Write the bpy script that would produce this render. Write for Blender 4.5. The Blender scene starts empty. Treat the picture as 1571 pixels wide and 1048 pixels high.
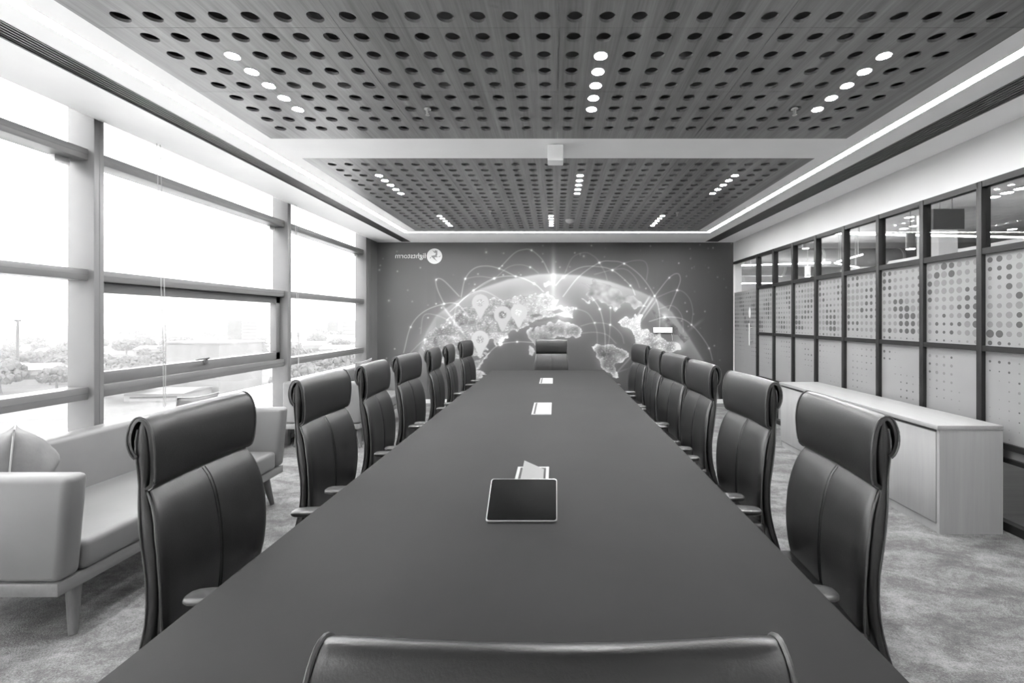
import bpy, bmesh, math, random
import numpy as np
from mathutils import Vector, Matrix
random.seed(7)
rng = np.random.default_rng(7)
PI = math.pi
scn = bpy.context.scene
COL = scn.collection

# ------------------------------------------------------------------ camera, world, exposure
F, CX, CY, HC = 680.0, 852.0, 491.0, 1.45          # focal length / vanishing point in pixels of 1571x1048, eye height
cam_d = bpy.data.cameras.new('camera'); cam = bpy.data.objects.new('camera', cam_d); COL.objects.link(cam)
cam.location = (0, 0, HC); cam.rotation_euler = (PI/2, 0, 0)
cam_d.sensor_width = 36.0; cam_d.lens = F/1571*36.0
cam_d.shift_x = -(CX-785.5)/1571; cam_d.shift_y = -(524-CY)/1571
cam_d.clip_start = 0.02; cam_d.clip_end = 3000
scn.camera = cam
scn.view_settings.view_transform = 'Standard'
scn.view_settings.look = 'None'
scn.view_settings.gamma = 1.0
scn.view_settings.exposure = 1.65
scn.view_settings.use_curve_mapping = False
world = bpy.data.worlds.new('overcast_sky'); scn.world = world; world.use_nodes = True
SKY = 2.6
world.node_tree.nodes['Background'].inputs[0].default_value = (1, 1, 1, 1)
world.node_tree.nodes['Background'].inputs[1].default_value = SKY
scn.cycles.max_bounces = 10; scn.cycles.diffuse_bounces = 5; scn.cycles.glossy_bounces = 4
scn.cycles.transparent_max_bounces = 16; scn.cycles.transmission_bounces = 6
scn.cycles.volume_bounces = 0
scn.cycles.sample_clamp_indirect = 6.0
LED_E, SPOT_E, OFFICE_E = 29.0, 420.0, 9.0

# ------------------------------------------------------------------ materials
def lin(v):
    v = v/255.0
    return v/12.92 if v <= 0.04045 else ((v+0.055)/1.055)**2.4
def g3(v): l = lin(v); return (l, l, l, 1)
class NT:
    def __init__(s, name):
        s.m = bpy.data.materials.new(name); s.m.use_nodes = True
        s.t = s.m.node_tree; s.n = s.t.nodes; s.b = s.n.get('Principled BSDF')
    def add(s, typ, **kw):
        n = s.n.new(typ)
        for k, v in kw.items(): setattr(n, k, v)
        return n
    def link(s, a, b): s.t.links.new(a, b)
    def coords(s, scale=(1, 1, 1), rot=(0, 0, 0), kind='Object'):
        tc = s.add('ShaderNodeTexCoord'); mp = s.add('ShaderNodeMapping')
        s.link(tc.outputs[kind], mp.inputs[0]); mp.inputs['Scale'].default_value = scale; mp.inputs['Rotation'].default_value = rot
        return mp.outputs[0]
    def noise(s, vec, scale, detail=4, rough=0.55, dist=0):
        n = s.add('ShaderNodeTexNoise'); s.link(vec, n.inputs['Vector'])
        n.inputs['Scale'].default_value = scale; n.inputs['Detail'].default_value = detail
        n.inputs['Roughness'].default_value = rough; n.inputs['Distortion'].default_value = dist
        return n.outputs['Fac']
    def ramp(s, fac, stops):
        r = s.add('ShaderNodeValToRGB'); s.link(fac, r.inputs[0])
        e = r.color_ramp.elements
        while len(e) < len(stops): e.new(0.5)
        for i, (p, v) in enumerate(stops): e[i].position = p; e[i].color = g3(v)
        return r.outputs[0]
    def bump(s, h, strength, dist=0.01):
        b = s.add('ShaderNodeBump'); s.link(h, b.inputs['Height'])
        b.inputs['Strength'].default_value = strength; b.inputs['Distance'].default_value = dist
        s.link(b.outputs[0], s.b.inputs['Normal'])
def plain(name, v, rough=0.5, metal=0.0, spec=0.5, var=0, scale=8, bump=0.0, bscale=200):
    t = NT(name); b = t.b
    b.inputs['Base Color'].default_value = g3(v); b.inputs['Roughness'].default_value = rough
    b.inputs['Metallic'].default_value = metal; b.inputs['Specular IOR Level'].default_value = spec
    if var or bump: c = t.coords()
    if var: t.link(t.ramp(t.noise(c, scale), [(0.3, v-var), (0.7, v+var)]), b.inputs['Base Color'])
    if bump: t.bump(t.noise(c, bscale, 3), bump, 0.004)
    return t.m
def emit(name, strength):
    t = NT(name); t.b.inputs['Base Color'].default_value = g3(240)
    t.b.inputs['Emission Color'].default_value = (1, 1, 1, 1); t.b.inputs['Emission Strength'].default_value = strength
    return t.m
def wood(name, lo, hi, axis='Y', rough=0.4, dens=1.0, spec=0.5):
    t = NT(name); k = 14*dens
    sc = {'Y': (k, 0.5, k), 'Z': (k, k, 0.5), 'X': (0.5, k, k)}[axis]
    c = t.coords(sc)
    n1 = t.noise(c, 1.0, 6, 0.6, 0.6); c2 = t.coords(tuple(q*5 for q in sc)); n2 = t.noise(c2, 1.0, 3, 0.6)
    mx = t.add('ShaderNodeMix', data_type='FLOAT'); mx.inputs[0].default_value = 0.35
    t.link(n1, mx.inputs[2]); t.link(n2, mx.inputs[3])
    t.link(t.ramp(mx.outputs[0], [(0.3, lo), (0.7, hi)]), t.b.inputs['Base Color'])
    t.b.inputs['Roughness'].default_value = rough; t.b.inputs['Specular IOR Level'].default_value = spec
    return t.m
def glass(name, tint=1.0):
    t = NT(name); t.n.remove(t.b)
    tr = t.add('ShaderNodeBsdfTransparent'); tr.inputs[0].default_value = (tint, tint, tint, 1)
    gl = t.add('ShaderNodeBsdfGlossy'); gl.inputs['Roughness'].default_value = 0.02; gl.inputs[0].default_value = (1, 1, 1, 1)
    lw = t.add('ShaderNodeLayerWeight'); pw = t.add('ShaderNodeMath', operation='POWER'); pw.inputs[1].default_value = 5.0
    ma = t.add('ShaderNodeMath', operation='MULTIPLY_ADD'); ma.inputs[1].default_value = 0.75; ma.inputs[2].default_value = 0.035
    t.link(lw.outputs['Facing'], pw.inputs[0]); t.link(pw.outputs[0], ma.inputs[0])
    mx = t.add('ShaderNodeMixShader'); t.link(ma.outputs[0], mx.inputs[0]); t.link(tr.outputs[0], mx.inputs[1]); t.link(gl.outputs[0], mx.inputs[2])
    t.link(mx.outputs[0], t.n['Material Output'].inputs[0])
    return t.m
def frosted(name, v):
    t = NT(name); b = t.b
    b.inputs['Base Color'].default_value = g3(v); b.inputs['Roughness'].default_value = 0.35
    c = t.coords(); t.link(t.ramp(t.noise(c, 3), [(0.3, v-4), (0.7, v+4)]), b.inputs['Base Color'])
    tl = t.add('ShaderNodeBsdfTranslucent'); tl.inputs[0].default_value = g3(v)
    mx = t.add('ShaderNodeMixShader'); mx.inputs[0].default_value = 0.4
    t.link(b.outputs[0], mx.inputs[1]); t.link(tl.outputs[0], mx.inputs[2]); t.link(mx.outputs[0], t.n['Material Output'].inputs[0])
    return t.m

M = {}
M['white_paint'] = plain('white_paint', 242, 0.6, var=2, scale=3)
M['wall_paint'] = plain('off_white_wall_paint', 190, 0.6, var=2, scale=3)
M['grey_metal'] = plain('grey_aluminium', 100, 0.38, 0.0, 0.5, var=4, scale=2)
M['grey_metal_dark'] = plain('grey_aluminium_groove', 96, 0.45)
M['dark_metal'] = plain('black_frame_metal', 32, 0.45, 0, 0.3, var=4, scale=6)
M['void'] = plain('ceiling_void_grey', 140, 0.9, var=6, scale=4)
M['duct'] = plain('duct_sheet_metal', 150, 0.4, 0.3, var=10, scale=3)
M['panel_wood'] = wood('grey_oak_veneer', 92, 150, 'Y', 0.34)
M['table'] = plain('charcoal_table_laminate', 40, 0.65, 0, 0.12, var=2, scale=2, bump=0.03, bscale=400)
M['leather'] = plain('black_leather', 27, 0.36, 0, 0.6, var=5, scale=14, bump=0.10, bscale=260)
M['leather_edge'] = plain('leather_piping', 70, 0.35, 0, 0.5, var=4, scale=20)
M['shell'] = plain('charcoal_leather_shell', 36, 0.4, 0, 0.5, var=5, scale=14, bump=0.10, bscale=260)
M['arm'] = plain('satin_black_armrest', 66, 0.3, 0, 0.5, var=3, scale=10)
M['chair_metal'] = plain('polished_chair_base', 120, 0.25, 0.9, 0.5, var=4, scale=5)
M['castor'] = plain('black_castor_nylon', 34, 0.5, var=3, scale=8)
M['sofa'] = plain('pale_grey_leatherette', 106, 0.42, 0, 0.4, var=3, scale=4, bump=0.08, bscale=220)
M['sofa_wood'] = wood('grey_ash_base', 96, 116, 'Y', 0.45)
M['sofa_leg'] = wood('grey_ash_leg', 84, 104, 'Z', 0.45)
M['cushion'] = plain('cushion_cloth', 108, 0.75, 0, 0.3, var=8, scale=9, bump=0.4, bscale=40)
M['pale_wood'] = wood('pale_maple_laminate', 146, 160, 'Z', 0.4, 0.8)
M['pale_wood_top'] = wood('pale_maple_top', 140, 152, 'Y', 0.35, 0.8)
M['shadow_gap'] = plain('dark_gap', 60, 0.8)
M['screen'] = plain('black_screen_glass', 22, 0.5, 0, 0.06)
M['silver'] = plain('silver_edge', 190, 0.3, 0.6, var=3)
M['white_plastic'] = plain('white_plastic', 196, 0.4, var=2)
M['box_white'] = plain('cable_box_white', 152, 0.45, var=2)
M['lid_grey'] = plain('cable_box_lid_grey', 116, 0.45, var=2)
M['grey_plastic'] = plain('mid_grey_plastic', 165, 0.45, var=2)
M['slot'] = plain('dark_slot', 55, 0.7)
M['vent_dark'] = plain('vent_slat', 92, 0.45, 0.2, var=4)
M['cord'] = plain('white_cord', 150, 0.6)
M['led'] = emit('led_diffuser', LED_E)
M['spot'] = emit('downlight_lens', SPOT_E)
M['office_light'] = emit('office_lamp', OFFICE_E)
M['glass'] = glass('clear_glass', 0.97)
M['frost'] = frosted('frosted_film', 156)
M['dot_dark'] = frosted('film_dot_dark', 92)
M['dot_light'] = frosted('film_dot_light', 132)
M['board'] = plain('dark_hung_board', 176, 0.6, var=3)
M['office_floor'] = wood('office_wood_floor', 120, 150, 'X', 0.35)
M['office_ceiling'] = plain('office_ceiling_grey', 172, 0.8, var=10, scale=2)
M['office_wall'] = plain('office_wall_white', 205, 0.7, var=4, scale=2)
M['office_dark'] = plain('office_dark_panel', 70, 0.6, var=6, scale=2)

def carpet():
    t = NT('mottled_grey_carpet'); c = t.coords((1, 1, 1), (0, 0, 0.5))
    big = t.noise(t.coords((1.0, 2.2, 1), (0, 0, 0.6)), 2.6, 7, 0.68, 0.5)
    fine = t.noise(c, 150, 2, 0.7)
    mid = t.noise(c, 30, 4, 0.7)
    m1 = t.add('ShaderNodeMix', data_type='FLOAT'); m1.inputs[0].default_value = 0.30; t.link(big, m1.inputs[2]); t.link(mid, m1.inputs[3])
    m2 = t.add('ShaderNodeMix', data_type='FLOAT'); m2.inputs[0].default_value = 0.30; t.link(m1.outputs[0], m2.inputs[2]); t.link(fine, m2.inputs[3])
    t.link(t.ramp(m2.outputs[0], [(0.38, 76), (0.47, 94), (0.52, 112), (0.60, 134)]), t.b.inputs['Base Color'])
    t.b.inputs['Roughness'].default_value = 0.95; t.b.inputs['Specular IOR Level'].default_value = 0.1
    t.bump(fine, 0.5, 0.01)
    return t.m
M['carpet'] = carpet()

# ------------------------------------------------------------------ object helpers
def tag(o, label=None, cat=None, group=None, kind=None):
    if label: o['label'] = label
    if cat: o['category'] = cat
    if group: o['group'] = group
    if kind: o['kind'] = kind
    return o
def link(o, parent=None):
    COL.objects.link(o)
    if parent is not None: o.parent = parent
    return o
def empty(name, loc=(0, 0, 0), rz=0.0):
    o = bpy.data.objects.new(name, None); o.location = loc; o.rotation_euler = (0, 0, rz); o.empty_display_size = 0.1
    return link(o)
def thing(name, label, cat, loc=(0, 0, 0), rz=0.0, group=None):
    return tag(empty(name, loc, rz), label, cat, group)
class MB:
    """collects shapes and links them as ONE mesh object"""
    def __init__(s): s.bm = bmesh.new()
    def box(s, x0, x1, y0, y1, z0, z1, bev=0.0, seg=2):
        r = bmesh.ops.create_cube(s.bm, size=1.0); v = r['verts']
        for q in v: q.co = Vector(((x0+x1)/2+q.co.x*(x1-x0), (y0+y1)/2+q.co.y*(y1-y0), (z0+z1)/2+q.co.z*(z1-z0)))
        if bev > 0:
            e = list({e for q in v for e in q.link_edges})
            bmesh.ops.bevel(s.bm, geom=e, offset=bev, segments=seg, profile=0.5, affect='EDGES')
        return s
    def cyl(s, c, r1, r2, h, n=16, axis='Z'):
        rot = {'Z': Matrix(), 'X': Matrix.Rotation(PI/2, 4, 'Y'), 'Y': Matrix.Rotation(-PI/2, 4, 'X')}[axis]
        bmesh.ops.create_cone(s.bm, cap_ends=True, segments=n, radius1=r1, radius2=r2, depth=h, matrix=Matrix.Translation(c) @ rot)
        return s
    def loft(s, rings, cap=True):
        vs = [[s.bm.verts.new(p) for p in r] for r in rings]; n = len(vs[0])
        for a, b in zip(vs[:-1], vs[1:]):
            for i in range(n):
                j = (i+1) % n
                s.bm.faces.new((a[i], a[j], b[j], b[i]))
        if cap:
            s.bm.faces.new(list(reversed(vs[0]))); s.bm.faces.new(vs[-1])
        return s
    def tube(s, pts, r, n=8):
        pts = [Vector(p) for p in pts]; rings = []
        up = Vector((0.13, 0.21, 0.97))
        for i, p in enumerate(pts):
            d = (pts[min(i+1, len(pts)-1)]-pts[max(i-1, 0)]).normalized()
            a = d.cross(up)
            if a.length < 1e-3: a = d.cross(Vector((1, 0, 0)))
            a.normalize(); b = d.cross(a)
            rr = r[i] if isinstance(r, (list, tuple)) else r
            rings.append([p+a*rr*math.cos(2*PI*k/n)+b*rr*math.sin(2*PI*k/n) for k in range(n)])
        return s.loft(rings)
    def poly(s, pts):
        s.bm.faces.new([s.bm.verts.new(p) for p in pts]); return s
    def build(s, name, mat, parent=None, smooth=False, angle=40, kind=None):
        bmesh.ops.recalc_face_normals(s.bm, faces=s.bm.faces[:])
        me = bpy.data.meshes.new(name); s.bm.to_mesh(me); s.bm.free()
        me.materials.append(mat if not isinstance(mat, str) else M[mat])
        if smooth:
            me.shade_smooth()
            me.set_sharp_from_angle(angle=math.radians(angle))
        o = bpy.data.objects.new(name, me)
        if kind: o['kind'] = kind
        return link(o, parent)
def box(name, mat, x0, x1, y0, y1, z0, z1, parent=None, bev=0.0, kind=None, seg=2):
    return MB().box(x0, x1, y0, y1, z0, z1, bev, seg).build(name, mat, parent, smooth=bev > 0, kind=kind)
def cr(pts, n):
    """Catmull-Rom through open list of tuples, n samples per span"""
    P = [np.array(p, float) for p in pts]; P = [2*P[0]-P[1]]+P+[2*P[-1]-P[-2]]
    out = []
    for i in range(1, len(P)-2):
        for k in range(n):
            t = k/n
            out.append(0.5*((2*P[i])+(P[i+1]-P[i-1])*t+(2*P[i-1]-5*P[i]+4*P[i+1]-P[i+2])*t*t+(3*P[i]-P[i-1]-3*P[i+1]+P[i+2])*t**3))
    out.append(P[-2]); return out
def interp(z, table):
    zs = [a for a, _ in table]; vs = [b for _, b in table]
    if zs[0] > zs[-1]: zs, vs = zs[::-1], vs[::-1]
    return float(np.mean(np.interp(z+np.array((-.018, -.012, -.006, 0, .006, .012, .018)), zs, vs)))
def copy_tree(o, parent=None):
    c = o.copy(); link(c); 
    if parent is not None: c.parent = parent
    for ch in list(o.children): copy_tree(ch, c)
    return c
ORD = ['first', 'second', 'third', 'fourth', 'fifth', 'sixth', 'seventh', 'eighth', 'ninth', 'tenth', 'eleventh', 'twelfth']

# ------------------------------------------------------------------ room shell
YB, YR = 7.72, -1.6            # back wall, rear wall behind the camera
XL, XR = -3.27, 3.10           # glass line on the left, partition on the right
ZC = 2.80
box('floor', 'carpet', -3.45, 3.10, YR, YB+0.1, -0.06, 0.0, kind='structure')
box('wall_back', 'white_paint', -3.45, 3.25, YB+0.012, YB+0.15, 0, 3.25, kind='structure')
box('wall_rear', 'white_paint', -3.45, 3.25, YR-0.12, YR, 0, 3.25, kind='structure')
box('baseboard_back', 'white_plastic', -3.1, 3.08, YB-0.012, YB, 0.0, 0.07, kind='structure')

# ceiling: solid cells around the openings
P1 = (-2.115, 2.165, 0.336, 3.296); P2 = (-2.115, 2.165, 3.70, 6.70)
VL = (-2.64, -2.50); VR = (2.59, 2.79); LL = (-2.33, -2.27); LR = (2.322, 2.385); YLB = (6.80, 6.853)
def ceiling():
    xs = sorted({-3.05, VL[0], VL[1], LL[0], LL[1], P1[0], P1[1], LR[0], LR[1], VR[0], VR[1], 3.14})
    ys = sorted({YR, P1[2], P1[3], P2[2], P2[3], YLB[0], YLB[1], 7.64, YB})
    mb = MB()
    for i in range(len(xs)-1):
        x = (xs[i]+xs[i+1])/2
        for j in range(len(ys)-1):
            y = (ys[j]+ys[j+1])/2
            hole = (P1[0] < x < P1[1] and (P1[2] < y < P1[3] or P2[2] < y < P2[3])) \
                or ((VL[0] < x < VL[1] or VR[0] < x < VR[1]) and y < 7.64) \
                or ((LL[0] < x < LL[1] or LR[0] < x < LR[1]) and y < YLB[1]) \
                or (LL[0] < x < LR[1] and YLB[0] < y < YLB[1])
            if not hole: mb.box(xs[i], xs[i+1], ys[j], ys[j+1], ZC, ZC+0.05)
    bmesh.ops.remove_doubles(mb.bm, verts=mb.bm.verts, dist=1e-5)
    c = mb.build('ceiling', 'white_paint', kind='structure')
    box('slab', 'void', -3.45, 3.25, YR-0.12, YB+0.15, 3.22, 3.35, c)
    box('bulkhead', 'white_paint', -3.09, -3.05, YR, YB, ZC, 3.22, c)
    mb = MB()
    for y in (0.9, 1.9, 2.85, 4.3, 5.5): mb.box(-2.2, 2.2, y-0.09, y+0.09, 2.98, 3.14)
    mb.build('duct', 'duct', c)
    mb = MB()
    for x in (-1.2, 0.35, 1.5): mb.tube([(x, 0.3, 2.95), (x, 6.7, 2.95)], 0.035)
    mb.build('pipe', 'duct', c)
    for x0, x1 in (VL, VR): box('vent_recess', 'void', x0-0.02, x1+0.02, YR, 7.66, 2.90, 2.93, c)
    return c
ceil = ceiling()

def hole_tile(xe, ye, cxs, cys, r, t=0.014, n=16):
    """one perforated ceiling tile: cells with a round hole, real thickness"""
    bm = bmesh.new(); z0, z1 = ZC-0.001, ZC-0.001+t
    for i, cx in enumerate(cxs):
        for j, cy in enumerate(cys):
            x0, x1, y0, y1 = xe[i], xe[i+1], ye[j], ye[j+1]
            rim, out = [], []
            for k in range(n):
                a = 2*PI*(k+0.5)/n; ca, sa = math.cos(a), math.sin(a)
                rim.append((cx+r*ca, cy+r*sa))
                tx = ((x1-cx)/ca if ca > 0 else (x0-cx)/ca) if abs(ca) > 1e-6 else 1e9
                ty = ((y1-cy)/sa if sa > 0 else (y0-cy)/sa) if abs(sa) > 1e-6 else 1e9
                tt = min(tx, ty); out.append((cx+tt*ca, cy+tt*sa))
            R0 = [bm.verts.new((x, y, z0)) for x, y in rim]; R1 = [bm.verts.new((x, y, z1)) for x, y in rim]
            O0 = [bm.verts.new((x, y, z0)) for x, y in out]
            cor = {}
            for (x, y) in ((x0, y0), (x1, y0), (x1, y1), (x0, y1)): cor[(x, y)] = bm.verts.new((x, y, z0))
            for k in range(n):
                m = (k+1) % n
                bm.faces.new((R0[k], R0[m], R1[m], R1[k]))
                p, q = out[k], out[m]
                if abs(p[0]-q[0]) < 1e-6 or abs(p[1]-q[1]) < 1e-6: bm.faces.new((R0[k], O0[k], O0[m], R0[m]))
                else:
                    best = min(cor, key=lambda c: (c[0]-(p[0]+q[0])/2)**2+(c[1]-(p[1]+q[1])/2)**2)
                    bm.faces.new((R0[k], O0[k], cor[best], O0[m], R0[m]))
    X0, X1, Y0, Y1 = xe[0], xe[-1], ye[0], ye[-1]
    lo = [bm.verts.new(p) for p in ((X0, Y0, z0), (X1, Y0, z0), (X1, Y1, z0), (X0, Y1, z0))]
    hi = [bm.verts.new(p) for p in ((X0, Y0, z1), (X1, Y0, z1), (X1, Y1, z1), (X0, Y1, z1))]
    for k in range(4): bm.faces.new((lo[k], lo[(k+1) % 4], hi[(k+1) % 4], hi[k]))
    bmesh.ops.remove_doubles(bm, verts=bm.verts, dist=1e-5)
    return bm
PITCH = 0.1445; HR = 0.0365
COLX = [0.015+(k+0.5)*PITCH for k in range(-14, 14)]
ROW1 = [3.122-0.1435*n for n in range(20)][::-1]
ROW2 = [3.845+0.1462*n for n in range(19)]
def ceiling_panel(name, label, P, rows, rsplit):
    t = thing(name, label, 'ceiling panel', ((P[0]+P[1])/2, (P[2]+P[3])/2, ZC))
    ox, oy = t.location.x, t.location.y
    gap = 0.0008
    for c in range(4):
        cx = COLX[c*7:c*7+7]
        xe = [P[0] if c == 0 else cx[0]-PITCH/2+gap]+[(cx[i]+cx[i+1])/2 for i in range(6)]+[P[1] if c == 3 else cx[6]+PITCH/2-gap]
        for (a, b) in rsplit:
            cy = rows[a:b]
            lo = P[2] if a == 0 else (rows[a-1]+rows[a])/2+gap
            hi = P[3] if b == len(rows) else (rows[b-1]+rows[b])/2-gap
            ye = [lo]+[(cy[i]+cy[i+1])/2 for i in range(len(cy)-1)]+[hi]
            mb = MB(); mb.bm.free(); mb.bm = hole_tile([q-ox for q in xe], [q-oy for q in ye], [q-ox for q in cx], [q-oy for q in cy], HR)
            for v in mb.bm.verts: v.co.z -= ZC
            mb.build('ceiling_tile', 'panel_wood', t, smooth=True, angle=30)
    return t
ceiling_panel('perforated_ceiling_panel', 'large grey wood ceiling panel with round holes, nearest the camera', P1, ROW1, [(0, 4), (4, 8), (8, 12), (12, 16), (16, 20)])
ceiling_panel('perforated_ceiling_panel', 'grey wood ceiling panel with round holes, farther one beyond the white beam', P2, ROW2, [(0, 4), (4, 8), (8, 12), (12, 16), (16, 19)])

# led lines
def led(name, label, x0, x1, y0, y1):
    t = thing(name, label, 'light', ((x0+x1)/2, (y0+y1)/2, ZC), group='LED lines set in the white ceiling')
    cx, cy = t.location.x, t.location.y
    box('diffuser', 'led', x0-cx, x1-cx, y0-cy, y1-cy, 0.004, 0.012, t)
    box('channel', 'white_plastic', x0-cx, x1-cx, y0-cy, y1-cy, 0.013, 0.04, t)
led('led_line', 'glowing LED line along the ceiling on the window side', LL[0], LL[1], YR+0.01, YLB[1])
led('led_line', 'glowing LED line along the ceiling on the glass partition side', LR[0], LR[1], YR+0.01, YLB[1])
led('led_line', 'short glowing LED line across the ceiling before the mural wall', LL[1], LR[0], YLB[0], YLB[1])
# linear air vents
def vent(label, x0, x1, n):
    t = thing('linear_air_vent', label, 'air vent', ((x0+x1)/2, 3.0, ZC)); w = x1-x0
    for k in range(n):
        x = -w/2+w*(k+0.5)/n
        box('slat', 'vent_dark', x-w/n*0.24, x+w/n*0.24, YR-2.99, 4.63, 0.004, 0.03, t)
    for s in (-1, 1): box('rim', 'vent_dark', s*w/2-0.006, s*w/2+0.006, YR-2.99, 4.63, -0.003, 0.03, t)
    box('end_cap', 'vent_dark', -w/2, w/2, 4.62, 4.64, -0.002, 0.05, t)
vent('long dark slotted air vent in the ceiling beside the windows', VL[0], VL[1], 6)
vent('long dark slotted air vent in the ceiling beside the glass partition', VR[0], VR[1], 7)

# downlights
def downlight_proto():
    t = empty('recessed_downlight')
    ring = MB(); n = 20
    prof = [(0.0362, 0.012), (0.0362, -0.002), (0.034, -0.004), (0.0245, 0.003), (0.0225, 0.007)]
    ring.loft([[(r*math.cos(2*PI*k/n), r*math.sin(2*PI*k/n), z) for k in range(n)] for r, z in prof], cap=False)
    ring.build('trim_ring', 'white_plastic', t, smooth=True)
    MB().cyl((0, 0, 0.0045), 0.0228, 0.0228, 0.003, 20).build('lens', 'spot', t)
    MB().cyl((0, 0, 0.042), 0.035, 0.03, 0.06, 14).build('housing', 'void', t)
    return t
dl = downlight_proto(); dl_used = False
SIDE = {0: 'window-side', 1: 'middle', 2: 'partition-side'}
def downlights(ks, rows, where):
    global dl_used
    for s, k in enumerate(ks):
        for i, y in enumerate(rows):
            o = dl if not dl_used else copy_tree(dl); dl_used = True
            o.location = (0.015+(k+0.5)*PITCH, y, ZC-0.001)
            tag(o, f'round lit downlight, {ORD[i]} from the camera in the {SIDE[s]} line, {where}', 'light', f'downlights, {SIDE[s]} line, {where}')
downlights((-12, 1, 11), ROW1[13:18], 'near ceiling panel')
downlights((-12, 1, 11), ROW2[2:7], 'front of far ceiling panel')
downlights((-11, -1, 9), ROW2[13:18], 'back of far ceiling panel')

# small ceiling devices
t = thing('ceiling_sensor_box', 'white box hanging under the white ceiling beam between the panels', 'sensor', (0.0, 3.45, ZC))
box('housing', 'white_paint', -0.06, 0.062, -0.06, 0.06, -0.128, -0.006, t, bev=0.006)
MB().cyl((0, 0, -0.003), 0.045, 0.045, 0.008, 20).build('mounting_plate', 'grey_plastic', t)
def sprinkler(label, x, y):
    t = thing('fire_sprinkler', label, 'sprinkler', (x, y, ZC))
    MB().cyl((0, 0, -0.004), 0.022, 0.018, 0.008, 14).build('escutcheon', 'white_plastic', t)
    mb = MB(); mb.cyl((0, 0, -0.018), 0.006, 0.006, 0.03, 10)
    mb.tube([(-0.008, 0, -0.012), (-0.010, 0, -0.03), (0, 0, -0.042)], 0.002, 6); mb.tube([(0.008, 0, -0.012), (0.010, 0, -0.03), (0, 0, -0.042)], 0.002, 6)
    mb.build('frame', 'silver', t, smooth=True)
    MB().cyl((0, 0, -0.044), 0.014, 0.014, 0.003, 12).build('deflector', 'silver', t)
def ceilxy(px, py): y = F*(ZC-HC)/(CY-py); return ((px-CX)/F*y, y)
sprinkler('small white sprinkler head in the near ceiling panel, window side', *ceilxy(656, 166))
sprinkler('small white sprinkler head in the near ceiling panel, partition side', *ceilxy(1219, 166))
sprinkler('small white sprinkler head in the far ceiling panel, window side', *ceilxy(752, 323))
sprinkler('small white sprinkler head in the far ceiling panel, partition side', *ceilxy(1039, 326))
x, y = ceilxy(874.5, 337)
t = thing('smoke_detector', 'round white smoke detector on the far ceiling panel', 'detector', (x, y, ZC))
MB().loft([[(r*math.cos(2*PI*k/20), r*math.sin(2*PI*k/20), z) for k in range(20)] for r, z in ((0.062, -0.002), (0.062, -0.018), (0.054, -0.034), (0.03, -0.046), (0.012, -0.048))]).build('housing', 'white_plastic', t, smooth=True)
MB().cyl((0.02, -0.03, -0.04), 0.006, 0.006, 0.01, 10).build('indicator', 'grey_plastic', t)

# ------------------------------------------------------------------ windows on the left
TR = [(2.520, 2.595), (1.716, 1.790), (0.917, 1.000), (0.10, 0.17)]
COLY = [7.24, 5.12, 2.97, 0.83, -1.32]
def window(n, y0, y1, sash):
    w = tag(empty(f'window_{n}', (XL, y0, 0)), kind='structure'); L = y1-y0
    wid = 0.065
    m = box('mullion', 'grey_metal', 0.0, 0.18, L, L+wid if n > 1 else L+0.17, 0, 3.2, w, bev=0.003)
    box('groove', 'grey_metal_dark', 0.18, 0.1815, L+wid*0.52, L+wid*0.60, 0, ZC, m)
    a = 0.0 if n == 5 else wid
    for i, (z0, z1) in enumerate(TR):
        tr = box('transom', 'grey_metal', -0.01, 0.14, a, L, z0, z1, w, bev=0.003)
        box('groove', 'grey_metal_dark', 0.14, 0.1412, a, L-0.004, (z0+z1)/2-0.004, (z0+z1)/2+0.003, tr)
        if i == 0: box('stay', 'white_plastic', 0.02, 0.05, L-0.12, L-0.03, z0-0.045, z0-0.002, tr)
    zz = [0.0]+[q for z in reversed(TR) for q in z]+[3.2]
    for k in range(0, len(zz), 2):
        if zz[k] < 0.05: continue
        box('glass_pane', 'glass', -0.006, 0.002, a, L, zz[k], zz[k+1], w)
    box('sill_panel', 'white_paint', -0.02, 0.03, a, L, 0.0, 0.10, w)
    if sash:
        z0, z1 = TR[2][1], TR[1][0]
        s = MB()
        s.box(0.02, 0.09, a, L, z1-0.075, z1, 0.003); s.box(0.02, 0.09, a, L, z0, z0+0.085, 0.003)
        s.box(0.02, 0.09, L-0.07, L, z0, z1, 0.003); s.box(0.02, 0.09, a, a+0.03, z0, z1, 0.003)
        sh = s.build('sash', 'grey_metal', w, smooth=True)
        h = MB(); yc = L-1.10
        h.box(0.09, 0.105, yc-0.02, yc+0.02, z0+0.055, z0+0.10, 0.003)
        h.tube([(0.10, yc, z0+0.09), (0.13, yc, z0+0.105), (0.14, yc-0.02, z0+0.108), (0.142, yc-0.16, z0+0.102)], 0.007, 8)
        h.build('handle', 'grey_metal_dark', sh, smooth=True)
    return w
window(1, COLY[1], COLY[0], False)
window(2, COLY[2], COLY[1], True)
window(3, COLY[3], COLY[2], False)
window(4, COLY[4], COLY[3], False)
box('wall_left', 'white_paint', -3.45, -3.09, YR, COLY[4], 0, 3.22, kind='structure')
box('trim_1', 'grey_metal', -3.29, -3.10, 7.41, YB, 0, 3.2, kind='structure')
def roller(y0, y1, label):
    t = thing('roller_blind', label, 'blind', (-3.17, y0, 2.98))
    MB().cyl((0, (y1-y0)/2, 0.05), 0.03, 0.03, y1-y0-0.08, 16, 'Y').build('roll', 'white_plastic', t, smooth=True)
    return t
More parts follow.
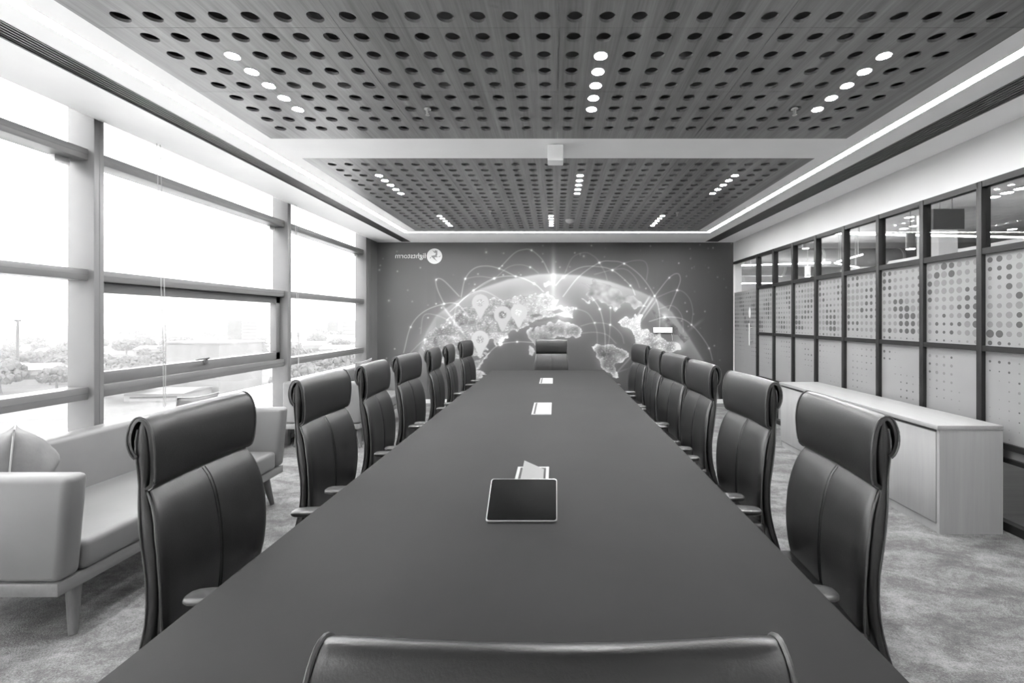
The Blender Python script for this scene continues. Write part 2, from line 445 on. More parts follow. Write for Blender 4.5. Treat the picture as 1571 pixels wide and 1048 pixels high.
def cord(px_top, px_bot, y, zb, label):
    x = -3.04
    t = thing('blind_cord', label, 'cord', (x, y, zb))
    for k in (0, 1):
        dy = 0.03*k
        MB().tube([(-0.01, -0.045+dy, 3.0-zb), (-0.004, -0.015+dy, 1.9-zb), (0, 0.004+dy*0.8, 0.5), (0.0, 0.010+dy*0.5, 0.0)], 0.0028, 6).build('strand', 'cord', t, smooth=True)
    MB().tube([(0, 0.010, 0.0), (0, 0.018, -0.012), (0, 0.026, 0.0)], 0.0028, 6).build('loop', 'cord', t, smooth=True)
cord(240, 257, 3.43, 0.78, 'white looped blind cord hanging before the window with the handle')
cord(452, 459, 5.23, 0.80, 'white looped blind cord hanging before the farthest window')

# ------------------------------------------------------------------ glass partition on the right
RAIL_T, RAIL_U, RAIL_M, RAIL_B, RAIL_C = 2.458, 1.925, 1.245, 0.60, 0.50
wr = tag(box('wall_right', 'wall_paint', 0, 0.16, YR, YB, RAIL_T, 3.22), kind='structure'); wr.location.x = XR
MY = [6.80-0.51*k for k in range(15)]
def smooth_noise(a, b, s=0):
    return 0.5+0.5*math.sin(a*1.7+s)*math.cos(b*1.3-s*0.7+a*0.35)*0.9
def dots(y0, y1, z0, z1, xo, parent, seed):
    """printed dots of the privacy film as thin discs on the pane: dark and light tone"""
    r_ = random.Random(seed); n = 14
    dm, lm = MB(), MB(); nd = nl = 0
    pitch = 0.0637; rows = int(round((RAIL_U-0.62)/0.066))
    nc = max(1, int(round((y1-y0)/pitch)))
    for i in range(rows):
        z = RAIL_U-0.045-0.066*i
        if not (z0+0.012 < z < z1-0.012): continue
        for j in range(nc):
            y = y0+(j+0.5)*(y1-y0)/nc
            gy = round(y/pitch)
            u = smooth_noise(gy*0.33, i*0.42, 1.3); b = smooth_noise(gy*0.55+3, i*0.5+1, 4.0)
            if i < 9: rad = 0.0135+0.015*u+r_.uniform(-0.003, 0.003)
            else: rad = (0.016*u+0.003+r_.uniform(-0.002, 0.003))*(1-(i-9)/16.0)-0.0015
            if i >= 11 and smooth_noise(gy*0.4+1, i*0.2, 2.2) < 0.42: continue
            if rad < 0.003: continue
            rad = min(rad, 0.030)
            dark = b+r_.uniform(-0.12, 0.12) > 0.55 if i > 0 else b > 0.7
            pts = [(xo, y+rad*math.cos(2*PI*k/n), z+rad*math.sin(2*PI*k/n)) for k in range(n)]
            if dark: dm.poly(pts); nd += 1
            else: lm.poly(pts); nl += 1
    for mb, cnt, mat in ((dm, nd, 'dot_dark'), (lm, nl, 'dot_light')):
        if cnt: mb.build('printed_dots', mat, parent)
        else: mb.bm.free()
for k, y in enumerate(MY):
    box('mullion', 'dark_metal', -0.015, 0.055, y-0.02, y+0.02, 0, RAIL_T, wr, bev=0.002)
for k in range(len(MY)-1):
    y0, y1 = MY[k+1]+0.02, MY[k]-0.02
    for z, hgt in ((RAIL_T-0.045, 0.045), (RAIL_U, 0.045), (RAIL_M-0.02, 0.04), (RAIL_B-0.04, 0.04), (RAIL_C-0.03, 0.03), (0.0, 0.06)):
        box('rail', 'dark_metal', -0.010, 0.05, y0, y1, z, z+hgt, wr)
    box('glass_pane', 'glass', 0.016, 0.024, y0, y1, RAIL_U+0.045, RAIL_T-0.045, wr)
    box('glass_pane', 'glass', 0.016, 0.024, y0, y1, 0.06, RAIL_C-0.03, wr)
    box('frosted_strip', 'frost', 0.016, 0.024, y0, y1, RAIL_C, RAIL_B-0.04, wr)
    for z0, z1 in ((RAIL_M+0.02, RAIL_U), (RAIL_B, RAIL_M-0.02)):
        p = box('frosted_pane', 'frost', 0.016, 0.024, y0, y1, z0, z1, wr)
        dots(y0, y1, z0, z1, 0.0148, p, k*7+int(z0*10))
box('wall_panel', 'white_paint', 0.0, 0.16, YR, MY[-1]-0.02, 0, RAIL_T, wr)
# glass door at the far end
d1 = tag(empty('door_1', (XR, 6.82, 0)), kind='structure')
DL = YB-6.82-0.012
lf = box('leaf', 'frost', 0.012, 0.024, 0.004, DL, 0.03, RAIL_U, d1)
dots(0.03, DL-0.02, 0.62, RAIL_U, 0.0108, lf, 99)
box('overlight', 'glass', 0.014, 0.022, 0.0, DL, RAIL_U+0.004, RAIL_T-0.04, d1)
box('head_rail', 'dark_metal', -0.010, 0.05, 0.0, DL, RAIL_T-0.04, RAIL_T, d1)
box('threshold', 'dark_metal', -0.010, 0.05, 0.0, DL, 0.0, 0.028, d1)
hb = MB(); hb.tube([(-0.045, 0.16, 1.05), (-0.045, 0.16, 1.40)], 0.012, 10); hb.build('pull_handle', 'silver', d1, smooth=True)
hb = MB(); hb.tube([(-0.045, 0.16, 1.12), (0.012, 0.16, 1.12)], 0.007, 8); hb.tube([(-0.045, 0.16, 1.33), (0.012, 0.16, 1.33)], 0.007, 8); hb.build('handle_fixing', 'silver', d1, smooth=True)
MB().loft([[(xx, 0.27+0.035*math.cos(2*PI*k/16), 1.57+0.085*math.sin(2*PI*k/16)) for k in range(16)] for xx in (0.006, 0.0118)]).build('white_oval', 'white_plastic', d1)  # thin upright white oval on the door leaf

# ------------------------------------------------------------------ mural on the back wall
PXM = YB/F
def wx(px): return (px-CX)*PXM
def wz(py): return HC+(CY-py)*PXM
def mural():
    S = 1.45; X0, X1, Y0, Y1 = 562.0, 1125.0, 372.0, 619.0
    W, H = int((X1-X0)*S), int((Y1-Y0)*S)
    gx, gy = np.meshgrid(np.linspace(X0, X1, W), np.linspace(Y0, Y1, H))
    def blur(a, s):
        s *= S
        pad = int(3*s)+2; A = np.pad(a, pad, mode='edge')
        fy = np.fft.fftfreq(A.shape[0])[:, None]; fx = np.fft.rfftfreq(A.shape[1])[None]
        out = np.fft.irfft2(np.fft.rfft2(A)*np.exp(-2*(PI*s)**2*(fx**2+fy**2)), s=A.shape)
        return out[pad:-pad, pad:-pad]
    def nz(s, seed):
        r = np.random.default_rng(seed); a = blur(r.standard_normal((H, W)), s); return a/a.std()
    def fill(poly):
        m = np.zeros((H, W), bool); n = len(poly)
        for i in range(n):
            x1, y1 = poly[i]; x2, y2 = poly[(i+1) % n]
            if y1 == y2: continue
            c = ((y1 > gy) != (y2 > gy)) & (gx < (x2-x1)*(gy-y1)/(y2-y1)+x1)
            m ^= c
        return m.astype(float)
    wobx, woby = nz(3, 1)*2.2, nz(3, 2)*2.2
    def land(poly, rough=True):
        m = fill(cr(poly+[poly[0]], 4)) if False else fill(poly)
        if rough:
            ix = np.clip(np.round((gx+wobx-X0)*S).astype(int), 0, W-1); iy = np.clip(np.round((gy+woby-Y0)*S).astype(int), 0, H-1)
            m = m[iy, ix]
        return blur(m, 0.5)
    spark = np.clip(nz(0.55, 5), 0, None)
    # background
    v = 96+9*nz(45, 11)+3.5*nz(16, 12)-24*np.clip((gx-900)/225, 0, 1)+18*np.clip((760-gx)/190, 0, 1)  # last term paints window glare into the print as a lighter left end
    r = np.random.default_rng(3)
    st = np.zeros((H, W))
    for _ in range(170):
        px, py = r.uniform(X0, X1), r.uniform(Y0, 560); st[int((py-Y0)*S) % H, int((px-X0)*S) % W] += r.uniform(0.2, 1.2)**2
    v = v+blur(st, 0.9)*760
    # globe
    limb = np.array([(560, 760), (600, 640), (628, 575), (642, 541), (655, 508), (669, 484), (702, 461), (738, 443), (779, 429), (826, 421), (850, 420), (888, 422.5), (935, 432), (983, 448), (1007, 459), (1031, 479), (1055, 514), (1079, 553), (1100, 600), (1130, 700)])
    ly = np.interp(gx, limb[:, 0], limb[:, 1]); dep = gy-ly
    slope = np.gradient(ly, axis=1)*S; dn = dep/np.sqrt(1+slope**2)
    inside = 1/(1+np.exp(-dn*1.6))
    topness = np.exp(-((gx-855)/150)**2)
    atm = (60+62*topness)*np.exp(-np.clip(dn, 0, None)/(26+14*topness))
    glow = (22+26*topness)*np.exp(-np.clip(-dn, 0, None)/13)
    ocean = 80+14*topness-0.10*np.clip(dn-60, 0, None)
    v = v*(1-inside)+ocean*inside+atm*inside+glow*(1-inside)
    # landmasses (poly, base, edge, sparkle)
    lands = [
        ([(650, 541), (651, 524), (662, 508), (680, 494), (700, 478), (728, 462), (752, 457), (778, 462), (800, 455), (820, 450), (842, 450), (858, 462), (857, 472), (872, 468), (883, 476), (882, 488), (868, 486), (850, 482), (836, 487), (818, 490), (812, 499), (800, 503), (792, 508), (778, 511), (774, 527), (764, 531), (757, 520), (748, 527), (746, 543), (738, 551), (730, 545), (716, 549), (700, 551), (690, 560), (672, 558), (660, 550)], 172, 44, 40),
        ([(806, 511), (812, 502), (838, 498), (858, 492), (872, 494), (886, 500), (891, 510), (884, 518), (868, 520), (858, 516), (852, 523), (846, 540), (836, 546), (824, 533), (812, 519)], 152, 62, 26),
        ([(808, 533), (816, 537), (820, 542), (812, 543)], 175, 30, 10),
        ([(891, 433), (903, 436), (915, 433), (935, 438), (960, 449), (985, 461), (990, 470), (975, 472), (962, 462), (952, 472), (944, 476), (934, 470), (922, 465), (906, 459), (902, 450), (906, 442)], 172, 26, 4),
        ([(891, 459), (899, 461), (908, 460), (905, 463), (895, 463)], 190, 20, 4),
        ([(946, 493), (956, 487), (972, 486), (978, 480), (986, 484), (986, 496), (984, 507), (996, 510), (1012, 515), (1026, 522), (1042, 528), (1046, 536), (1030, 543), (1008, 540), (990, 536), (978, 533), (972, 522), (966, 508), (956, 499)], 188, 40, 52),
        ([(909, 531), (934, 528), (954, 531), (964, 540), (965, 549), (956, 554), (947, 557), (945, 567), (947, 582), (938, 578), (928, 566), (916, 548)], 128, 92, 34),
        ([(726, 571), (736, 568), (745, 572), (744, 580), (734, 584), (726, 580)], 165, 40, 40),
        ([(722, 559), (738, 553), (752, 539), (750, 549), (738, 563), (728, 572), (722, 576)], 158, 40, 30),
        ([(1004, 478), (1022, 484), (1040, 498), (1056, 520), (1052, 526), (1034, 510), (1012, 494)], 120, 10, 14),
        ([(835, 434), (852, 434), (853, 438), (838, 440)], 205, 10, 2)]
    for poly, base, edge, sp in lands:
        m = land(poly); e = np.clip(m-blur(m, 4.0), 0, 1)*2
        tgt = (base-14)*(.86+.2*np.clip((gx-700)/130, 0, 1))+edge*e+.5*sp*(spark-0.5)+12*nz(4, 21)+8*nz(2, 22)
        v = v*(1-m)+tgt*m+blur(m, 6)*(1-m)*26
    for poly in ([(813, 484), (826, 481), (832, 484), (820, 487)], [(821, 491), (838, 488), (856, 485), (858, 489), (842, 492), (826, 494)], [(815, 508), (820, 499), (823, 499), (818, 509)], [(846, 478), (858, 474), (866, 478), (852, 482)]):
        m = blur(fill(poly), 0.7); v = v*(1-m)+112*m
    # bright city centres, beams
    def blob(px, py, s, a):
        nonlocal v; v = v+a*np.exp(-((gx-px)**2+(gy-py)**2)/(2*s*s))
    for b in ((850, 470, 16, 46), (866, 482, 9, 40), (700, 525, 18, 26), (768, 520, 5, 60), (965, 500, 9, 34), (985, 520, 10, 26), (925, 555, 7, 24), (812, 462, 14, 22), (728, 513, 12, 24), (1043, 531, 6, 60), (1019, 486, 4, 60), (668, 527, 16, 16)): blob(*b)
    v = v+48*np.exp(-((gx-849)/3.2)**2)*np.exp(-((gy-418)/34)**2)+22*np.exp(-((gx-849)/9)**2)*np.exp(-((gy-425)/30)**2)
    def beam(p, q, w, a):
        nonlocal v
        d = np.array(q, float)-p; L = np.hypot(*d); d /= L
        t = (gx-p[0])*d[0]+(gy-p[1])*d[1]; n = -(gx-p[0])*d[1]+(gy-p[1])*d[0]
        v = v+a*np.exp(-(n/w)**2)/(1+np.exp(-(t)/3))/(1+np.exp((t-L)/3))
    for bm_ in (((976, 488), (996, 456), 1.5, 60), ((981, 490), (1002, 458), 1.8, 66), ((986, 490), (1006, 462), 1.4, 46), ((678, 468), (714, 516), 1.6, 44), ((676, 472), (704, 500), 5, 16), ((1058, 506), (1076, 492), 2.4, 24), ((944, 574), (968, 548), 1.4, 34), ((946, 572), (962, 566), 1.2, 26)): beam(*bm_)
    # pins
    for (px, py, rr, tip, val, hole) in ((737, 464.5, 13, 489, 188, 176), (796, 479.5, 13, 503, 196, 214), (771, 483, 13.5, 509, 186, 132), (736.5, 521, 13.5, 547, 196, 168)):
        circ = (gx-px)**2+(gy-py)**2 < rr*rr
        hw = rr*np.sqrt(np.clip((tip-gy)/(tip-py), 0, 1))*0.93*np.clip((tip-gy)/(tip-py)*0.35+0.65, 0, 1)
        m = blur((circ | ((gy > py) & (gy < tip) & (np.abs(gx-px) < hw))).astype(float), 0.5)
        v = v*(1-m)+val*m
        hm = blur((((gx-px)**2+(gy-py)**2) < (rr*0.42)**2).astype(float), 0.7)
        v = v*(1-hm)+(hole+30*(spark-0.5))*hm
    # arcs with light points
    arcs = [[(619, 541), (630, 501), (650, 478), (681, 466), (702, 467), (720, 488)], [(681, 466), (671, 444), (669, 429), (680, 430), (705, 455)],
            [(707, 456), (713.5, 427.6), (727, 412), (745, 408), (765.5, 412), (791, 424)], [(690, 478), (726, 445.5), (758, 427), (791, 424), (819, 435), (834, 448)],
            [(726, 445.5), (758, 427), (779, 410), (797, 406), (813, 410), (826, 419)], [(765.5, 412), (788, 389), (802.5, 383), (815, 384), (831, 398), (842, 419)],
            [(628, 542), (652, 520.6), (680, 515), (704, 520), (716, 532)], [(731, 566), (750, 541), (767, 528), (793, 524), (818, 525)],
            [(713.5, 427.6), (735, 424), (758, 427)], [(696, 500), (702, 467), (735, 446), (765, 458), (775, 470)], [(645, 512), (650, 484), (668, 483), (690, 492)],
            [(866, 419), (878, 395), (897, 387.5), (911.6, 394), (919, 403), (928, 419), (931, 430)], [(863, 455), (888, 424), (919, 403), (938, 400.6), (957, 404.4), (983, 424), (1003.5, 454), (1011, 480), (1011, 505)],
            [(852, 438), (864, 425), (888, 411), (912, 408.5), (939, 414.5), (966.5, 438), (974, 453)], [(911, 421), (939, 414), (959, 413), (974, 426), (981, 442)],
            [(939, 414), (957, 404), (974, 399.6), (988, 401), (993, 412), (991, 430)], [(1003.5, 454), (1026, 426), (1039, 419.7), (1043, 429), (1038, 445), (1025, 476)],
            [(1007, 456), (1038, 445), (1055, 455), (1062, 476), (1060, 498)], [(995, 493), (1019, 486.5), (1043, 488), (1060, 498), (1075, 515), (1087, 534), (1092.5, 553)],
            [(907, 455), (919.5, 474), (927, 507), (928, 541)], [(883, 473), (902, 481), (914, 503), (916, 527)], [(890, 500), (911, 495), (935.5, 498), (952, 512), (957, 527)],
            [(890, 511), (912, 509.4), (931, 513.5), (945, 527)], [(1009, 474), (1031, 469), (1045, 484), (1047.6, 510)], [(935.5, 498), (934, 520), (930, 545)], [(936, 470), (936, 498)]]
    acc = np.zeros((H, W))
    def splat(px, py, w):
        fx, fy = (px-X0)*S, (py-Y0)*S; i, j = int(fx), int(fy)
        if 0 <= i < W-1 and 0 <= j < H-1:
            a, b = fx-i, fy-j
            acc[j, i] += w*(1-a)*(1-b); acc[j, i+1] += w*a*(1-b); acc[j+1, i] += w*(1-a)*b; acc[j+1, i+1] += w*a*b
    for n_, A in enumerate(arcs):
        w = 1.0 if n_ in (0, 1, 2, 3, 5, 12, 13, 16, 18, 19, 7) else 0.55
        P = cr(A, 60)
        for p, q in zip(P[:-1], P[1:]): splat(p[0], p[1], w*np.hypot(*(q-p))*S)
    v = v+np.clip(blur(acc, 0.62), 0, 0.9)*105
    pts = [(630, 501.5, 1), (681, 466, 1.4), (702, 467, 1.2), (669, 429, 1), (713.5, 427.6, 1.4), (765.5, 412, 1), (758, 427, 1.8), (726, 445.5, 1.4), (791, 424, 1.1), (813, 410, 1.2), (815, 384, 1.2), (819, 435, 1), (652, 520.6, 1), (680, 502, 1), (690, 495, 1.6), (793, 524, 1.3), (767, 529, 1.6), (766, 526, 1.6), (919, 403, 2), (957, 404.4, 1.6), (939, 414.5, 1.9), (864, 425, 1.6), (966.5, 438, 1.2), (1003.5, 454, 1.5), (1026, 426, 1), (1038, 445, 1.4), (1019, 486.5, 1.8), (1060, 498, 1.2), (1087, 534, 1), (919.5, 474, 1.6), (912, 495, 1), (935.5, 498, 1.4), (883, 473, 1.6), (936, 472, 1.3), (945, 473, 1.4), (895, 393, 0.8), (745.6, 387, 0.9), (596.5, 461, 0.8), (582, 414, 0.8)]
    acc[:] = 0
    for px, py, w in pts: splat(px, py, w*5*S)
    v = v+np.clip(blur(acc, 1.05)*S, 0, 1.1)*130+blur(acc, 3.0)*S*100
    v = np.clip(v, 24, 246)
    MURAL_K = 1.85                                   # print reflectance from its lit tone
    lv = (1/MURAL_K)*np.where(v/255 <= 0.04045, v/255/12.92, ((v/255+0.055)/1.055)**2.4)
    # mesh
    co = np.empty((H, W, 3)); co[..., 0] = np.linspace(-3.29, 3.10, W)[None] if False else (gx-CX)*PXM
    co[..., 1] = 0.0; co[..., 2] = HC+(CY-gy)*PXM
    co[:, 0, 0] = -3.29; co[:, -1, 0] = 3.10; co[0, :, 2] = ZC; co[-1, :, 2] = 0.0
    co[..., 0] -= 0; co[..., 1] = 0
    idx = np.arange(H*W).reshape(H, W)
    f = np.stack([idx[1:, :-1], idx[1:, 1:], idx[:-1, 1:], idx[:-1, :-1]], -1).reshape(-1, 4)
    me = bpy.data.meshes.new('printed_wallpaper'); me.vertices.add(H*W); me.vertices.foreach_set('co', co.ravel().astype(np.float32))
    me.loops.add(f.size); me.loops.foreach_set('vertex_index', f.ravel().astype(np.int32))
    me.polygons.add(len(f)); me.polygons.foreach_set('loop_start', (np.arange(len(f))*4).astype(np.int32))
    me.update(calc_edges=True)
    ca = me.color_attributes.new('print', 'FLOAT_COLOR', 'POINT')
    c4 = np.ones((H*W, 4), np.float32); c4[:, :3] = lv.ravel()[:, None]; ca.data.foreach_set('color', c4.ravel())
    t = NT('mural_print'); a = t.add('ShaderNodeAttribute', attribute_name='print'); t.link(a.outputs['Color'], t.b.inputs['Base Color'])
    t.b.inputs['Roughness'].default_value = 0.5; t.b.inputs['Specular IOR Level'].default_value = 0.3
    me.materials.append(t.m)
    root = thing('wall_mural', 'dark printed mural of a glowing globe with arcing lines on the end wall', 'mural', (0, YB, 0))
    link(bpy.data.objects.new('printed_wallpaper', me), root)
    # logo (the photograph is mirrored, so the word reads backwards)
    cu = bpy.data.curves.new('lettering', 'FONT'); cu.body = 'lightstorm'; cu.size = 1.0; cu.resolution_u = 3; cu.offset = 0.005
    to = bpy.data.objects.new('lettering_tmp', cu); COL.objects.link(to)
    bpy.context.view_layer.update()
    me2 = bpy.data.meshes.new_from_object(to.evaluated_get(bpy.context.evaluated_depsgraph_get()))
    bpy.data.objects.remove(to)
    xs = [q.co.x for q in me2.vertices]; x0, x1 = min(xs), max(xs)
    tw = (652.8-606.4)*PXM; sx = tw/(x1-x0); sz = 8.2*PXM/0.72
    for q in me2.vertices:
        q.co = Vector((wx(652.8)-(q.co.x-x0)*sx, -0.002, wz(396.2)+q.co.y*sz))
    me2.materials.clear(); me2.materials.append(M['logo'])
    me2.name = 'lettering'; o = link(bpy.data.objects.new('lettering', me2), root); tag(o, 'pale lettering reading lightstorm, mirrored')
    mb = MB(); cx_, cz_, rr = wx(666.6), wz(393.2), 11.8*PXM
    mb.poly([(cx_+rr*math.cos(2*PI*k/48), -0.002, cz_+rr*math.sin(2*PI*k/48)) for k in range(48)])
    tag(mb.build('emblem_disc', 'white_print', root), 'white emblem disc beside the lettering')
    mb = MB()
    def P(x, y): return (wx(560+x/8.73), -0.003, wz(368+y/8.73))
    for poly in ([(900, 135), (935, 160), (930, 140), (970, 145), (968, 210), (935, 222), (950, 178), (925, 172)],
                 [(885, 215), (948, 205), (978, 232), (930, 234), (945, 262), (972, 292), (925, 258), (900, 236)],
                 [(978, 228), (1020, 210), (1000, 232)], [(862, 250), (885, 226), (884, 246)]):
        mb.poly([P(*q) for q in poly])
    mb.build('emblem_swirl', 'emblem_grey', root)
M['logo'] = plain('logo_print', 200, 0.5); M['white_print'] = plain('white_print', 196, 0.5); M['emblem_grey'] = plain('emblem_grey', 118, 0.5)
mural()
t = thing('wall_plate', 'small white rectangular plate on the globe mural, right side', 'wall plate', (wx(1016.5), YB, wz(506.5)))
box('plate', 'white_plastic', -14.5*PXM, 14.5*PXM, -0.03, -0.002, -4.2*PXM, 4.2*PXM, t, bev=0.004)
for s in (-1, 1): MB().tube([(s*13*PXM, -0.006, -4*PXM), (s*14.5*PXM, -0.006, -9*PXM), (s*15*PXM, -0.006, -16*PXM)], 0.004, 6).build('wire', 'grey_plastic', t, smooth=True)

# ------------------------------------------------------------------ conference table
TZ = 0.75; TX0, TX1, TY0, TY1 = -0.885, 0.685, 0.78, 6.18
t = thing('conference_table', 'long charcoal conference table down the middle of the room', 'table', ((TX0+TX1)/2, (TY0+TY1)/2, 0))
hx, hy = (TX1-TX0)/2, (TY1-TY0)/2
box('table_top', 'table', -hx, hx, -hy, hy, TZ-0.04, TZ, t, bev=0.003)
for y in (-1.9, 0.0, 1.9):
    p = box('pedestal', 'table', -0.30, 0.30, y-0.35, y+0.35, 0.02, TZ-0.04, t, bev=0.004)
    box('plinth', 'shadow_gap', -0.27, 0.27, y-0.32, y+0.32, 0.0, 0.02, p)
def cable_box(x0, x1, y0, y1, label, open_lid=False):
    cx, cy = (x0+x1)/2, (y0+y1)/2
    t = thing('cable_box', label, 'cable box', (cx, cy, TZ), group='flip-lid cable boxes in the table top')
    w, l = (x1-x0)/2, (y1-y0)/2
    fr = MB(); b = 0.013
    fr.box(-w, w, -l, -l+b, 0.0, 0.005); fr.box(-w, w, l-b, l, 0.0, 0.005); fr.box(-w, -w+b, -l+b, l-b, 0.0, 0.005); fr.box(w-b, w, -l+b, l-b, 0.0, 0.005)
    fr.build('frame', 'box_white', t)
    box('well', 'slot', -w+b, w-b, -l+b, l-b, 0.0002, 0.0012, t)
    sl = 0.016
    if not open_lid:
        box('lid', 'box_white', -w+b+sl, w-b-0.002, -l+b+0.004, l-b-0.004, 0.0015, 0.006, t)
    else:
        a = math.radians(24); W_ = 2*w-2*b-0.022
        pts = []
        mb = MB()
        def q(u, y, h): return (w-b-0.010-u*W_*math.cos(a), y, 0.004+u*W_*math.sin(a)+h)
        lo = [q(0, -l+b+0.01, 0), q(1, -l+b+0.01, 0), q(1, l-b-0.03, 0), q(0, l-b-0.03, 0)]
        hi = [q(0, -l+b+0.01, 0.004), q(1, -l+b+0.01, 0.004), q(1, l-b-0.03, 0.004), q(0, l-b-0.03, 0.004)]
        mb.loft([lo, hi]); mb.build('lid', 'lid_grey', t)
cable_box(-0.177, -0.030, 1.70, 2.10, 'white cable box with raised grey lid behind the tablet', True)
cable_box(-0.177, -0.030, 3.27, 3.73, 'closed white cable box halfway along the table')
cable_box(-0.177, -0.030, 4.86, 5.31, 'closed white cable box near the far end of the table')
# tablet on its stand
t = thing('tablet', 'tilted black-screened tablet with pale rim standing on the table', 'tablet', (-0.117, 1.526, TZ))
a = math.atan2(0.093, 0.140)
ca, sa = math.cos(a), math.sin(a); TW, TL = 0.1235, 0.172
def slab(name, mat, w0, w1, l0, l1, h0, h1, bev, parent):
    mb = MB(); mb.box(w0, w1, l0, l1, h0, h1)
    ve = [e for e in mb.bm.edges if abs(e.verts[0].co.z-e.verts[1].co.z) > 1e-5]
    bmesh.ops.bevel(mb.bm, geom=ve, offset=.009, segments=5, profile=0.5, affect='EDGES')
    he = [e for e in mb.bm.edges if abs(e.verts[0].co.z-e.verts[1].co.z) < 1e-6]
    bmesh.ops.bevel(mb.bm, geom=he, offset=min(bev, .002), segments=2, profile=0.5, affect='EDGES')
    for v in mb.bm.verts: x, y, z = v.co; v.co = Vector((x, y*ca-z*sa, y*sa+z*ca+0.0075))
    return mb.build(name, mat, parent, smooth=True)
slab('body', 'silver', -TW, TW, 0.0, TL, -0.008, 0.0, 0.0035, t)
slab('screen', 'screen', -TW+0.003, TW-0.003, 0.003, TL-0.003, -0.0005, 0.0006, 0.0004, t)
box('stand_foot', 'grey_plastic', -0.05, 0.05, 0.025, 0.14, 0.0, 0.006, t, bev=0.002)
MB().tube([(0, 0.06, 0.004), (0, 0.085, 0.038)], 0.012, 10).build('stand_arm', 'grey_plastic', t, smooth=True)

# ------------------------------------------------------------------ leather conference chair
def chair_proto():
    t = empty('conference_chair')
    # headrest: a leather pad folded over the top of the back
    prof = cr([(-.074, .930), (-.052, .945), (-.044, .975), (-.041, 1.02), (-.041, 1.06), (-.048, 1.11), (-.064, 1.145), (-.088, 1.158), (-.108, 1.144), (-.119, 1.11), (-.119, 1.075), (-.109, 1.045), (-.098, 1.032)], 3)
    prof = [np.array(p) for p in prof]; inner = []
    for i, p in enumerate(prof):
        d = prof[min(i+1, len(prof)-1)]-prof[max(i-1, 0)]; d = d/np.linalg.norm(d); inner.append(p+np.array([-d[1], d[0]])*0.013)
    def hw(z): return interp(z, [(.92, .230), (.96, .238), (1.04, .245), (1.10, .245), (1.16, .240)])
    rings = []
    for s in (-1, -.994, -.975, -.93, -.8, -.6, -.35, 0, .35, .6, .8, .93, .975, .994, 1):
        puff = {1: -.004, .994: -.0015, .975: 0.0, .93: .001}.get(abs(s), .002)
        ring = []
        for lst, sg in ((prof, 1), (inner[::-1], 0)):
            for k, p in enumerate(lst):
                q = p
                if sg:
                    i = k; d = prof[min(i+1, len(prof)-1)]-prof[max(i-1, 0)]; d = d/np.linalg.norm(d); q = p+np.array([d[1], -d[0]])*puff
                ring.append((s*hw(q[1]), q[0]+.015*s*s, q[1]))
        rings.append(ring)
    h = MB().loft(rings).build('headrest', 'leather', t, smooth=True, angle=50)
    for s in (-1, 1):
        MB().tube([(s*(hw(p[1])-.001), p[0]+.015, p[1]) for p in prof[1:]], .0030, 6).build('piping', 'leather_edge', h, smooth=True)
    # shell
    yb = [(.30, -.150), (.36, -.122), (.45, -.090), (.53, -.070), (.60, -.060), (.67, -.058), (.80, -.079), (.88, -.093), (.96, -.101), (1.04, -.1035), (1.11, -.103), (1.136, -.094), (1.146, -.084)]
    yf = [(.30, -.125), (.36, -.092), (.45, -.055), (.53, -.032), (.60, -.022), (.67, -.020), (.76, -.026), (.84, -.040), (.90, -.058), (.94, -.076), (1.0, -.062), (1.06, -.057), (1.11, -.063), (1.136, -.074), (1.146, -.080)]
    ws = [(.30, .20), (.33, .228), (.40, .243), (.46, .248), (.53, .250), (.65, .260), (.8, .255), (.90, .241), (.96, .232), (1.05, .242), (1.12, .241), (1.146, .232)]
    rings = []
    for z in np.linspace(.30, 1.146, 34):
        f, b, w = interp(z, yf), interp(z, yb), interp(z, ws); ring = []
        for k in range(28):
            a_ = 2*PI*k/28; c, s = math.cos(a_), math.sin(a_)
            x = math.copysign(abs(c)**0.28, c); y = math.copysign(abs(s)**0.32, s)
            ring.append((x*w, (f+b)/2+y*(f-b)/2+.015*x*x, z))
        rings.append(ring)
    sh = MB().loft(rings).build('back_shell', 'shell', t, smooth=True, angle=60)
    for s in (-1, 1):
        MB().tube([(s*(interp(z, ws)-.001), interp(z, yb)+.015+.006, z) for z in np.linspace(.34, 1.12, 24)], .0030, 6).build('piping', 'leather_edge', sh, smooth=True)
    # front panel with centre seam
    pf = [(.47, -.014), (.53, -.004), (.60, .000), (.66, .000), (.75, -.006), (.84, -.022), (.89, -.038), (.925, -.058), (.945, -.078)]
    pw = [(.47, .232), (.53, .250), (.62, .260), (.72, .262), (.80, .257), (.88, .243), (.925, .231), (.945, .220)]
    xs = [-1, -.992, -.965, -.9, -.72, -.45, -.2, -.05, -.022, 0, .022, .05, .2, .45, .72, .9, .965, .992, 1]
    rings = []
    for z in np.linspace(.47, .945, 26):
        f, w = interp(z, pf), interp(z, pw); b = min(interp(z, yf)+.004, f-.006); ring = []
        for x in xs:
            e = max(0, (abs(x)-.9)/.1); y = f-(f-b)*(1-math.sqrt(max(0, 1-e*e*.98)))*.9
            y += .006*(1-x*x)
            if abs(x) < .03: y -= .0055*(1-abs(x)/.03)*.6
            ring.append((x*w, y+.015*x*x, z))
        for x in xs[::-1][::3]: ring.append((x*w*.985, b+.015*x*x-.002, z))
        rings.append(ring)
    p = MB().loft(rings).build('back_panel', 'leather', t, smooth=True, angle=60)
    for s in (-1, 1):
        MB().tube([(s*(interp(z, pw)+.000), interp(z, pf)+.015-.012, z) for z in np.linspace(.49, .938, 20)], .0032, 6).build('piping', 'leather_edge', p, smooth=True)
    sm = MB()
    for s in (-1, 1): sm.tube([(s*.007, interp(z, pf)+.0062, z) for z in np.linspace(.50, .93, 18)], .0014, 5)
    sm.build('centre_seam', 'shell', p, smooth=True)
